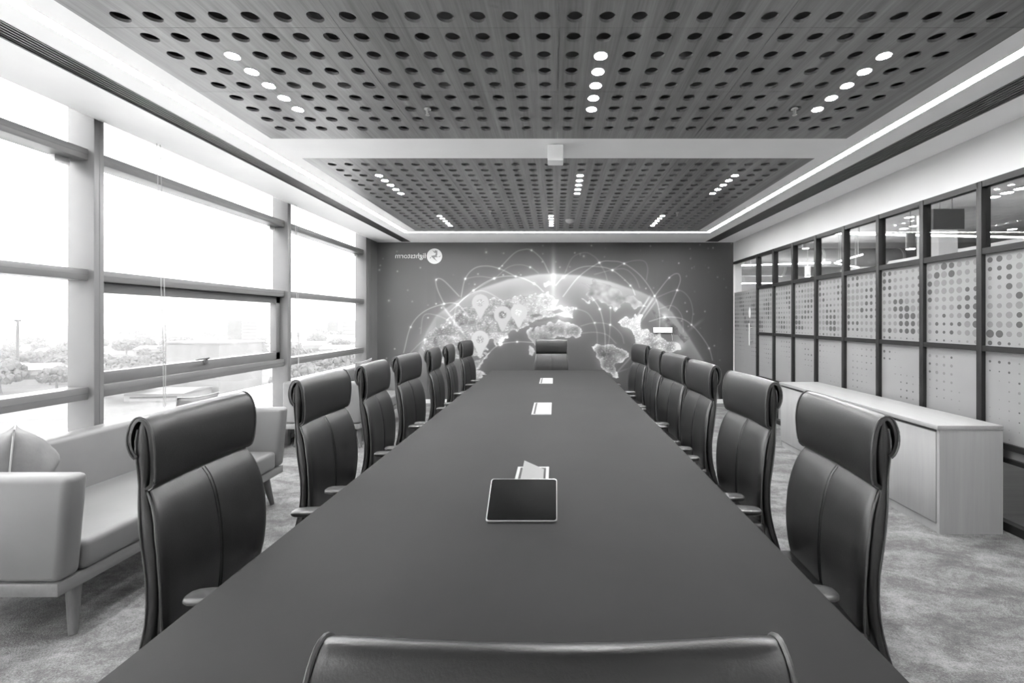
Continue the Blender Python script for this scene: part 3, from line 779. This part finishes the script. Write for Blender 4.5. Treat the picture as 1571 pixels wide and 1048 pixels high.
    # seat
    mb = MB(); mb.box(-.255, .255, -.03, .46, .415, .505, .032, 4); 
    for v in mb.bm.verts:
        if v.co.y > .34: v.co.z -= (v.co.y-.34)**2*2.2
    mb.build('seat', 'leather', t, smooth=True, angle=60)
    box('seat_pan', 'castor', -.20, .20, .02, .40, .385, .418, t, bev=.01)
    box('tilt_mechanism', 'castor', -.075, .075, .07, .30, .34, .387, t, bev=.012)
    # arms
    for s in (-1, 1):
        rings = []
        for y, w, hgt in ((.098, .012, .006), (.104, .024, .010), (.118, .032, .0125), (.15, .036, .014), (.22, .037, .014), (.30, .036, .014), (.36, .033, .013), (.392, .026, .010), (.402, .012, .005)):
            rings.append([(s*.286+w*math.copysign(abs(math.cos(2*PI*k/20))**.7, math.cos(2*PI*k/20)), y, .640+hgt*math.copysign(abs(math.sin(2*PI*k/20))**.8, math.sin(2*PI*k/20))) for k in range(20)])
        ar = MB().loft(rings).build('armrest', 'arm', t, smooth=True, angle=60)
        su = MB(); rr = []
        for x, y, z in cr([(.286, .25, .635), (.290, .235, .56), (.285, .215, .47), (.262, .205, .40), (.20, .20, .375), (.07, .20, .365)], 4):
            rr.append([(s*x+s*dx, y+dy, z+dz) for dx, dy, dz in ((-.009, -.026, .004), (.009, -.026, -.004), (.009, .026, -.004), (-.009, .026, .004))])
        su.loft(rr).build('arm_support', 'arm', ar, smooth=True, angle=50)
    # base
    mb = MB(); mb.cyl((0, .19, .27), .022, .022, .17, 16); mb.cyl((0, .19, .16), .034, .030, .16, 16); mb.build('gas_column', 'castor', t, smooth=True)
    for k in range(5):
        a_ = 2*PI*k/5+.3; c, s = math.cos(a_), math.sin(a_)
        def pt(r_, u, z): return (r_*c-u*s, .19+r_*s+u*c, z)
        mb = MB(); mb.loft([[pt(r_, -w, z0), pt(r_, w, z0), pt(r_, w*.7, z1), pt(r_, -w*.7, z1)] for r_, w, z0, z1 in ((.02, .032, .075, .125), (.12, .026, .072, .112), (.22, .021, .068, .095), (.295, .017, .066, .084))])
        lg = mb.build('leg', 'chair_metal', t, smooth=True, angle=50)
        mb = MB()
        for u in (-.013, .013):
            m_ = Matrix.Translation(pt(.285, u, .029)) @ Matrix.Rotation(a_, 4, 'Z') @ Matrix.Rotation(PI/2, 4, 'X')
            bmesh.ops.create_cone(mb.bm, cap_ends=True, segments=14, radius1=.0285, radius2=.0285, depth=.016, matrix=m_)
        mb.cyl(pt(.285, 0, .055), .008, .008, .03, 8)
        mb.build('castor', 'castor', lg, smooth=True, angle=40)
    return t
ch = chair_proto(); ch_used = False
def place_chair(x, y, rz, label, group=None, z=0.0):
    global ch_used
    o = ch if not ch_used else copy_tree(ch); ch_used = True
    o.location = (x, y, z); o.rotation_euler = (0, 0, rz)
    tag(o, label, 'chair', group)
    if not group and 'group' in o: del o['group']
    return o
D = math.radians
LCH = [(1.575, 3), (2.395, 0), (3.07, 4), (3.76, -2), (4.56, 4), (5.23, 5), (6.20, -6)]
for i, (y, yaw) in enumerate(LCH):
    nm = ['nearest chair of the row', 'second chair from the camera', 'third chair from the camera', 'fourth chair from the camera', 'fifth chair from the camera', 'sixth chair from the camera', 'farthest chair of the row, by the table corner'][i]
    place_chair(-1.19, y, -PI/2+D(yaw), f'black leather chair on the window side, {nm}', 'black leather chairs on the window side of the table')
RCH = [(1.588, -4), (2.317, 2), (3.07, 1), (3.745, 6), (4.415, -1), (5.27, 8)]
for i, (y, yaw) in enumerate(RCH):
    nm = ['nearest chair of the row', 'second chair from the camera', 'third chair from the camera', 'fourth chair from the camera', 'fifth chair from the camera', 'sixth and farthest from the camera'][i]
    place_chair(0.95, y, PI/2+D(yaw), f'black leather chair on the partition side, {nm}', 'black leather chairs on the partition side of the table')
place_chair(-0.06, 6.76, PI, 'black leather chair at the far head of the table facing the camera')
nc = place_chair(-0.005, 0.535, 0.0, 'black leather chair at the near head of the table seen from behind')
for c in nc.children:                                   # this one is let down on its gas column
    if c.name.split('.')[0] not in ('leg', 'gas_column'): c.location.z -= 0.042

# ------------------------------------------------------------------ sofas, cushions
def sofa_proto(L=1.63):
    t = empty('sofa')       # origin: floor, back-near corner; +x towards the room, +y along the sofa
    Dp = 0.90
    def slant(mb, k):
        for v in mb.bm.verts:
            v.co.x += k*(v.co.z-0.28)
        return mb
    for y0, y1 in ((0, .10), (L-.10, L)):
        mb = MB(); mb.box(0.0, Dp-.03, y0, y1, .285, .755, .030, 4)
        for v in mb.bm.verts:
            if v.co.x > .5: v.co.x += .10*(v.co.z-.285)*0.9
        mb.build('arm', 'sofa', t, smooth=True, angle=60)
    mb = MB(); mb.box(0.0, .15, .10, L-.10, .285, .755, .030, 4)
    for v in mb.bm.verts:
        if v.co.x > .07: v.co.x += .05*(.755-v.co.z)/.47
    mb.build('backrest', 'sofa', t, smooth=True, angle=60)
    mb = MB(); mb.box(.16, Dp-.025, .105, L-.105, .285, .425, .030, 4)
    mb.build('seat_cushion', 'sofa', t, smooth=True, angle=60)
    mb = MB(); mb.box(.02, Dp-.035, .005, L-.005, .225, .284, .004)
    mb.build('base_rail', 'sofa_wood', t, smooth=True)
    for x, y, dx, dy in ((.80, .13, .035, -.035), (.80, L-.13, .035, .035), (.12, .13, -.03, -.035), (.12, L-.13, -.03, .035)):
        MB().tube([(x, y, .226), (x+dx*.5, y+dy*.5, .11), (x+dx, y+dy, 0.001)], [.030, .023, .016], 14).build('leg', 'sofa_leg', t, smooth=True)
    mb = MB(); mb.cyl((.45, L/2-.25, .125), .010, .010, .20, 8); mb.cyl((.45, L/2-.25, .022), .022, .022, .02, 12, 'Y')
    mb.build('centre_support', 'castor', t, smooth=True)
    return t
so = sofa_proto(); so.location = (-3.06, 1.95, 0); tag(so, 'pale grey two-seat sofa below the windows, nearest the camera', 'sofa', 'pale sofas below the windows')
s2 = copy_tree(so); s2.location = (-3.06, 4.96, 0); tag(s2, 'pale grey sofa below the farthest window, mostly hidden by chairs', 'sofa', 'pale sofas below the windows')
def cushion(loc, rx, ry, rz, label, size=.46, th=.075):
    n = 16; mb = MB(); grid = {}
    for sgn in (1, -1):
        for i in range(n+1):
            for j in range(n+1):
                u, v = -1+2*i/n, -1+2*j/n
                if sgn == -1 and (i in (0, n) or j in (0, n)): grid[(-1, i, j)] = grid[(1, i, j)]; continue
                pin = 1-.085*(1-u*u)*1 if abs(v) == 1 else 1
                sx = 1-.10*(1-v*v)*u*u; sy = 1-.10*(1-u*u)*v*v
                sx, sy = 1-.07*(1-v*v)**1*abs(u)**3, 1-.07*(1-u*u)*abs(v)**3
                h = th*((1-u*u)*(1-v*v))**.8*(1+.05*math.sin(5*u+3*v)+.04*math.sin(9*v-4*u))
                grid[(sgn, i, j)] = mb.bm.verts.new((u*size/2*sx, sgn*h, v*size/2*sy))
    for sgn in (1, -1):
        for i in range(n):
            for j in range(n): mb.bm.faces.new([grid[(sgn, a, b)] for a, b in ((i, j), (i+1, j), (i+1, j+1), (i, j+1))])
    t = thing('cushion', label, 'cushion', loc); t.rotation_euler = (rx, ry, rz)
    mb.build('cover', 'cushion', t, smooth=True, angle=180)
    pts = []
    for k in range(64):
        s = k/64*4; e = int(s); f_ = -1+2*(s-e)
        u, v = ((f_, -1), (1, f_), (-f_, 1), (-1, -f_))[e]
        sx, sy = 1-.07*(1-v*v)*abs(u)**3, 1-.07*(1-u*u)*abs(v)**3
        pts.append((u*size/2*sx, 0, v*size/2*sy))
    pts.append(pts[0]); MB().tube(pts, .004, 5).build('edge_seam', 'grey_plastic', t, smooth=True)
cushion((-2.83, 2.30, .662), D(4), D(5), D(140), 'pale cloth cushion standing behind the near arm of the sofa', .46, .165)
cushion((-2.76, 3.38, .655), D(8), D(4), D(95), 'pale cushion at the far end of the nearest sofa, only its tip showing', .45, .06)
cushion((-2.74, 6.30, .655), D(6), D(-3), D(85), 'pale cushion on the farthest sofa seen between two chairs', .45, .06)

# ------------------------------------------------------------------ credenza
t = thing('credenza', 'long low pale wood credenza with plain doors below the glass partition', 'cabinet', (2.60, 3.0, 0))
Lc, Dc = 2.12, 0.43
box('top', 'pale_wood_top', -.015, Dc, -.004, Lc, .705, .735, t, bev=.001)
box('side_panel', 'pale_wood', 0, Dc, 0.0, .022, 0.0, .705, t)
box('side_panel', 'pale_wood', 0, Dc, Lc-.022, Lc-.004, 0.0, .705, t)
box('back_panel', 'pale_wood', Dc-.02, Dc-.004, .022, Lc-.022, .06, .705, t)
box('plinth', 'pale_wood', .006, .024, .022, Lc-.022, 0.0, .058, t)
box('bottom_shelf', 'pale_wood', .02, Dc-.02, .022, Lc-.022, .06, .08, t)
nd = 4
for k in range(nd):
    y0 = .024+(Lc-.048)*k/nd; y1 = .024+(Lc-.048)*(k+1)/nd
    box('door', 'pale_wood', -.004, .014, y0+.002, y1-.002, .066, .683, t, bev=.0012)
box('finger_rail', 'shadow_gap', .012, .03, .022, Lc-.022, .683, .705, t)

# ------------------------------------------------------------------ office beyond the partition
of = tag(box('office_floor', 'office_floor', 3.16, 13.0, -2.0, 15.0, -0.06, 0.0), kind='structure')
tag(box('office_ceiling', 'office_ceiling', 3.26, 13.0, -2.0, 15.0, 3.10, 3.2), kind='structure')
tag(box('office_wall', 'office_wall', 12.9, 13.0, -2.0, 15.0, 0.0, 3.1), kind='structure')
tag(box('office_wall', 'office_wall', 3.26, 13.0, 14.9, 15.0, 0.0, 3.1), kind='structure')
tag(box('office_wall', 'office_wall', 3.26, 13.0, -2.1, -2.0, 0.0, 3.1), kind='structure')
def off(px, py, Y): return ((px-CX)/F*Y, Y, HC+(CY-py)/F*Y)
# hung board
x0, y, z1 = off(1430, 321, 5.2); x1, _, z0 = off(1477.5, 352, 5.2)
t = thing('hung_board', 'dark rectangular board hanging from the office ceiling behind the glass', 'board', ((x0+x1)/2, y, z0))
box('panel', 'board', -(x1-x0)/2, (x1-x0)/2, -.02, .02, 0, z1-z0, t, bev=.002)
for s in (-.5, .3): MB().tube([(s*(x1-x0)/2, 0, z1-z0), (s*(x1-x0)/2, 0, 3.10-z0)], .004, 6).build('hanger', 'silver', t)
# column
x0, y, _ = off(1440, 400, 6.6); x1, _, _ = off(1459, 400, 6.6)
tag(box('office_column', 'office_wall', x0, x1+.1, y, y+.4, 0, 3.1), 'square white column standing in the office behind the glass', 'column')
def lin_light(name, pts, label, r=.012):
    t = thing(name, label, 'light', pts[0]); o = Vector(pts[0]); d = [Vector(p)-o for p in pts]
    MB().tube(d, r, 8).build('tube', 'office_light', t)
    for p in (d[0].lerp(d[-1], .15), d[0].lerp(d[-1], .85)): MB().tube([p+Vector((0, 0, r)), (p.x, p.y, 3.10-o.z)], .004, 5).build('hanger', 'silver', t)
lin_light('linear_lamp', [off(1258, 358, 5.9), off(1660, 366, 5.9)], 'thin straight lit lamp crossing the upper panes, nearest one behind the glass')
P1_ = off(1274, 403, 8.2)
lin_light('linear_lamp', [off(1131, 407.5, 8.5), P1_], 'straight lit lamp behind the farthest upper panes, left arm of a forked light')
lin_light('linear_lamp', [(P1_[0]+.06, P1_[1]-.1, P1_[2]), off(1323, 390.5, 7.2)], 'short slanting lit lamp rising right from the forked light behind the glass')
lin_light('linear_lamp', [(P1_[0]+.12, P1_[1]+.06, P1_[2]), off(1317, 410.5, 8.9)], 'short slanting lit lamp falling right from the forked light behind the glass')
lin_light('linear_lamp', [off(1131, 435, 11.5), off(1210, 434, 11.5)], 'faint straight lamp low behind the farthest upper panes')
c = off(1287, 425.5, 8.8)
t = thing('ring_lamp', 'oval lit ring lamp hanging in the office above the frosted panes', 'light', c)
MB().tube([(.34*math.cos(2*PI*k/32), .6*math.sin(2*PI*k/32), 0) for k in range(33)], .025, 8).build('ring', 'office_light', t, smooth=True)
for k in range(3): MB().tube([(.34*math.cos(2.1*k), .6*math.sin(2.1*k), .02), (.34*math.cos(2.1*k), .6*math.sin(2.1*k), 3.10-c[2])], .004, 5).build('hanger', 'silver', t)
def pendant(px, py, Y, label):
    x, y, z = off(px, py, Y); t = thing('cylinder_pendant', label, 'light', (x, y, z), group='cylinder lamps in the office')
    MB().cyl((0, 0, .11), .05, .05, .2, 16).build('housing', 'white_plastic', t, smooth=True)
    MB().cyl((0, 0, .006), .044, .044, .008, 16).build('lens', 'office_light', t)
    MB().tube([(0, 0, .2), (0, 0, 3.10-z)], .006, 6).build('rod', 'silver', t)
pendant(1236, 382, 7.0, 'white cylinder lamp hanging behind the third upper pane from the door')
pendant(1397, 383, 5.4, 'white cylinder lamp hanging behind the upper panes left of the board')
pendant(1239, 425, 8.6, 'small white cylinder lamp low behind the third upper pane from the door')
def odl(px, py, label):
    y = F*(3.10-HC)/(CY-py); x = (px-CX)/F*y
    t = thing('office_downlight', label, 'light', (x, y, 3.10), group='round downlights in the office ceiling')
    MB().cyl((0, 0, -.006), .075, .07, .012, 18).build('trim_ring', 'white_plastic', t); MB().cyl((0, 0, -.0125), .06, .06, .003, 18).build('lens', 'office_light', t)
for px, py, lb in ((1395, 332.5, 'largest round downlight in the office ceiling left of the board'), (1387, 350, 'small round downlight left of the board, lower'), (1402, 346, 'small round downlight left of the board, upper'),
                   (1525, 301, 'office downlight behind the nearest pane, first of three'), (1545, 294.5, 'office downlight behind the nearest pane, second of three'), (1566, 288, 'office downlight behind the nearest pane, third of three'),
                   (1553, 351, 'office downlight low behind the nearest pane')): odl(px, py, lb)
# ducts and dark ceiling parts
for (y, z, r, lb) in ((9.6, 2.80, .20, 'fat round duct under the office ceiling, nearer one'), (11.2, 2.78, .22, 'fat round duct under the office ceiling, farther one')):
    t = thing('air_duct', lb, 'duct', (3.4, y, z)); MB().cyl((4.0, 0, 0), r, r, 8.4, 20, 'X').build('pipe', 'duct', t, smooth=True)
    for k in range(5):
        MB().cyl((.6+1.7*k, 0, 0), r+.02, r+.02, .05, 20, 'X').build('clamp', 'silver', t, smooth=True)
t = thing('office_bulkhead', 'dark long bulkhead under the office ceiling behind the glass', 'bulkhead', (7.2, 8.0, 2.0))
box('panel', 'office_dark', -.1, .1, -6, 3.6, .15, .62, t); box('edge_trim', 'office_wall', -.11, .11, -6, 3.6, .62, .70, t)
t = thing('office_partition', 'dark framed opening with pale lintel in the office behind the board', 'partition', (8.0, 8.2, 0))
for y in (-.8, 1.2, 3.2): box('post', 'office_dark', -.08, .08, y, y+.25, 0, 2.4, t)
box('lintel', 'office_dark', -.08, .08, -.8, 3.45, 2.25, 2.45, t)

# ------------------------------------------------------------------ city outside
GZ = -17.0
M['ground'] = plain('city_ground', 74, 0.9, var=18, scale=0.05)
M['podium'] = plain('white_roof_membrane', 196, 0.8, var=8, scale=0.15)
M['leaf'] = plain('dusty_foliage', 74, 0.9, var=14, scale=0.6)
M['bark'] = plain('bark', 90, 0.9)
M['house'] = plain('pale_render', 104, 0.8, var=6, scale=0.2)
M['roof'] = plain('sheet_roof', 104, 0.6, var=10, scale=0.2)
M['tower'] = plain('grey_tower', 56, 0.7, var=3, scale=0.1)
M['tower_pale'] = plain('pale_tower', 84, 0.7, var=6, scale=0.1)
M['wall_grey'] = plain('grey_render', 120, 0.8, var=4, scale=0.1)
M['winglass'] = plain('dark_window', 44, 0.3)
tag(box('ground', 'ground', -1500, -3.6, -500, 1500, GZ-1, GZ), kind='structure')
tag(box('podium_roof', 'podium', -29, -3.62, -40, 75, -6, -5), kind='structure')
def gp(px, Y): return Vector((-(CX-px)/F*Y, Y, GZ))
def building(name, label, c, e1, L1, L2, h, wall, rows=0, cols=0, parapet=0.6, group=None):
    ang = math.atan2(e1[1], e1[0]); t = thing(name, label, 'building', (c[0], c[1], GZ), ang, group)
    w = box('walls', wall, 0, L1, 0, L2, 0, h, t)
    rf = MB(); rf.box(-.2, L1+.2, -.2, L2+.2, h, h+parapet); rf.build('roof', 'roof', t)
    for r in range(rows):
        z0 = h*(r+.35)/rows; z1 = h*(r+.75)/rows
        box('window_band', 'winglass', L1*.06, L1*.94, -.08, .02, z0, z1, t)
        box('window_band', 'winglass', -.08, .02, L2*.06, L2*.94, z0, z1, t)
    return t
building('warehouse', 'large plain white box-shaped building just beyond the handle window', (-85, 112), (.219, .976), 12.6, 17.0, 12.3, 'house', parapet=.5)
e = (.80, .60)
q = gp(349, 330); building('office_tower', 'grey tower block standing above the white building', q, e, 12, 14, 18.5, 'tower', 6, 4)
q = gp(371, 332); building('office_tower', 'pale striped tower block beside the grey tower', q, e, 9.5, 14, 17.5, 'tower_pale', 7, 3)
q = gp(400, 480); building('office_tower', 'tall faint tower at the right edge of the handle window', q, e, 10, 12, 31, 'tower_pale', 8, 3)
q = gp(75, 620); building('office_tower', 'faint distant tower seen through the nearest window', q, e, 14, 12, 32, 'tower_pale', 6, 3)
q = gp(208, 640); building('office_tower', 'faint distant tower seen left of the white blind cord', q, e, 15, 12, 31, 'tower_pale', 6, 3)
q = gp(503, 380); building('office_tower', 'small grey tower seen through the farthest window', q, e, 8, 10, 18, 'tower', 5, 3)
q = gp(525, 400); building('office_tower', 'pale tower right of the small grey one in the farthest window', q, e, 14, 10, 17.5, 'tower_pale', 5, 3)
rh = random.Random(5)
spots = [(78, 125, 5), (50, 190, 6), (95, 150, 7), (-60, 120, 6), (190, 100, 2.2), (205, 210, 6), (175, 260, 7), (250, 240, 6), (290, 300, 7), (320, 250, 6), (345, 210, 6), (385, 190, 6), (300, 190, 6), (465, 230, 7), (490, 200, 7), (520, 260, 8), (540, 190, 7), (470, 310, 8), (130, 320, 8), (30, 330, 8), (240, 380, 9), (330, 420, 9), (440, 420, 9), (410, 260, 7)]
wins = {0: 'nearest window', 1: 'handle window', 2: 'farthest window'}
for i, (px, Y, h) in enumerate(spots):
    w = 0 if px < 150 else (1 if px < 430 else 2)
    hd = 'near' if Y < 140 else ('middle-distance' if Y < 235 else 'faint far')
    ang = rh.uniform(-.3, .6); q = gp(px, Y); L1, L2 = rh.uniform(8, 15)*(1+Y/400), rh.uniform(6, 10)*(1+Y/400)
    t = thing('house', f'{hd} low pale house beyond the {wins[w]}', 'house', q, ang, f'{hd} low houses beyond the {wins[w]}')
    box('walls', 'house', 0, L1, 0, L2, 0, h*.75, t)
    mb = MB(); rg = [(-.4, -.4, h*.75), (-.4, L2/2, h), (-.4, L2+.4, h*.75)]
    mb.loft([[(-.4, -.4, h*.75), (-.4, L2/2, h), (-.4, L2+.4, h*.75)], [(L1+.4, -.4, h*.75), (L1+.4, L2/2, h), (L1+.4, L2+.4, h*.75)]]); mb.build('roof', 'roof', t)
    box('window_band', 'winglass', L1*.1, L1*.9, -.06, .02, h*.3, h*.5, t)
def tree_mesh(seed):
    r = random.Random(seed); bm = bmesh.new()
    for k in range(190):
        a, u = r.uniform(0, 2*PI), r.uniform(-.5, 1); rad = math.sqrt(max(0, 1-u*u))*.9*r.uniform(.55, 1.0)
        c = (rad*math.cos(a), rad*math.sin(a), .55+u*.42)
        bmesh.ops.create_icosphere(bm, subdivisions=1, radius=r.uniform(.07, .17), matrix=Matrix.Translation(c) @ Matrix.Rotation(r.uniform(0, 3), 4, 'X'))
    for v in bm.verts: v.co += Vector((r.uniform(-.035, .035), r.uniform(-.035, .035), r.uniform(-.035, .035)))
    me = bpy.data.meshes.new('crown'); bm.to_mesh(me); bm.free(); me.materials.append(M['leaf']); return me
crowns = [tree_mesh(s) for s in range(4)]
tm = MB(); tm.tube([(0, 0, 0), (.03, 0, .3), (0, 0, .6)], [.08, .06, .04], 6); tro = tm.build('trunk', 'bark'); trunk_me = tro.data; bpy.data.objects.remove(tro)
def dist(Y): return 'near' if Y < 140 else ('middle-distance' if Y < 235 else 'faint far')
def tree(px, Y, h, w, i):
    q = gp(px, Y); t = thing('tree', f'{dist(Y)} hazy round-crowned tree beyond the {wins[w]}', 'tree', q, rh.uniform(0, 6), f'{dist(Y)} trees beyond the {wins[w]}')
    c = link(bpy.data.objects.new('crown', crowns[i % 4]), t); c.scale = (h*.62, h*.62, h*.8); c.location = (0, 0, h*.1)
    s = link(bpy.data.objects.new('trunk', trunk_me), t); s.scale = (h*.6, h*.6, h*.8)
i = 0
for w, n, a, b in ((0, 34, -120, 125), (1, 44, 150, 335), (2, 22, 445, 560)):
    for k in range(n):
        Y = rh.choice((rh.uniform(95, 150), rh.uniform(150, 240), rh.uniform(240, 420)))
        px = rh.uniform(a, b)
        if w == 1 and px > 245 and Y < 150: Y += 120
        tree(px, Y, rh.uniform(5, 9.5)*(1+max(0, Y-200)/500), w, i); i += 1
for k in range(10): tree(rh.uniform(285, 415), rh.uniform(180, 300), rh.uniform(6, 9), 1, k)
q = gp(27, 150); t = thing('utility_pole', 'tall thin utility pole rising above the trees in the nearest window', 'pole', q)
MB().tube([(0, 0, 0), (0, 0, 18.4)], [.42, .32], 10).build('shaft', 'tower', t, smooth=True)
box('head', 'tower', -.7, .7, -.4, .4, 17.9, 18.6, t)
# haze over the city
hz = NT('city_haze'); hz.n.remove(hz.b); vs = hz.add('ShaderNodeVolumeScatter'); vs.inputs['Density'].default_value = 0.0006; vs.inputs['Color'].default_value = (1, 1, 1, 1)
hz.link(vs.outputs[0], hz.n['Material Output'].inputs['Volume'])
HAZE = True
if HAZE:
    tag(box('haze', hz.m, -1400, -6, -400, 1400, GZ+.02, 45), 'thin pale haze over the city outside the windows', 'haze', kind='stuff')
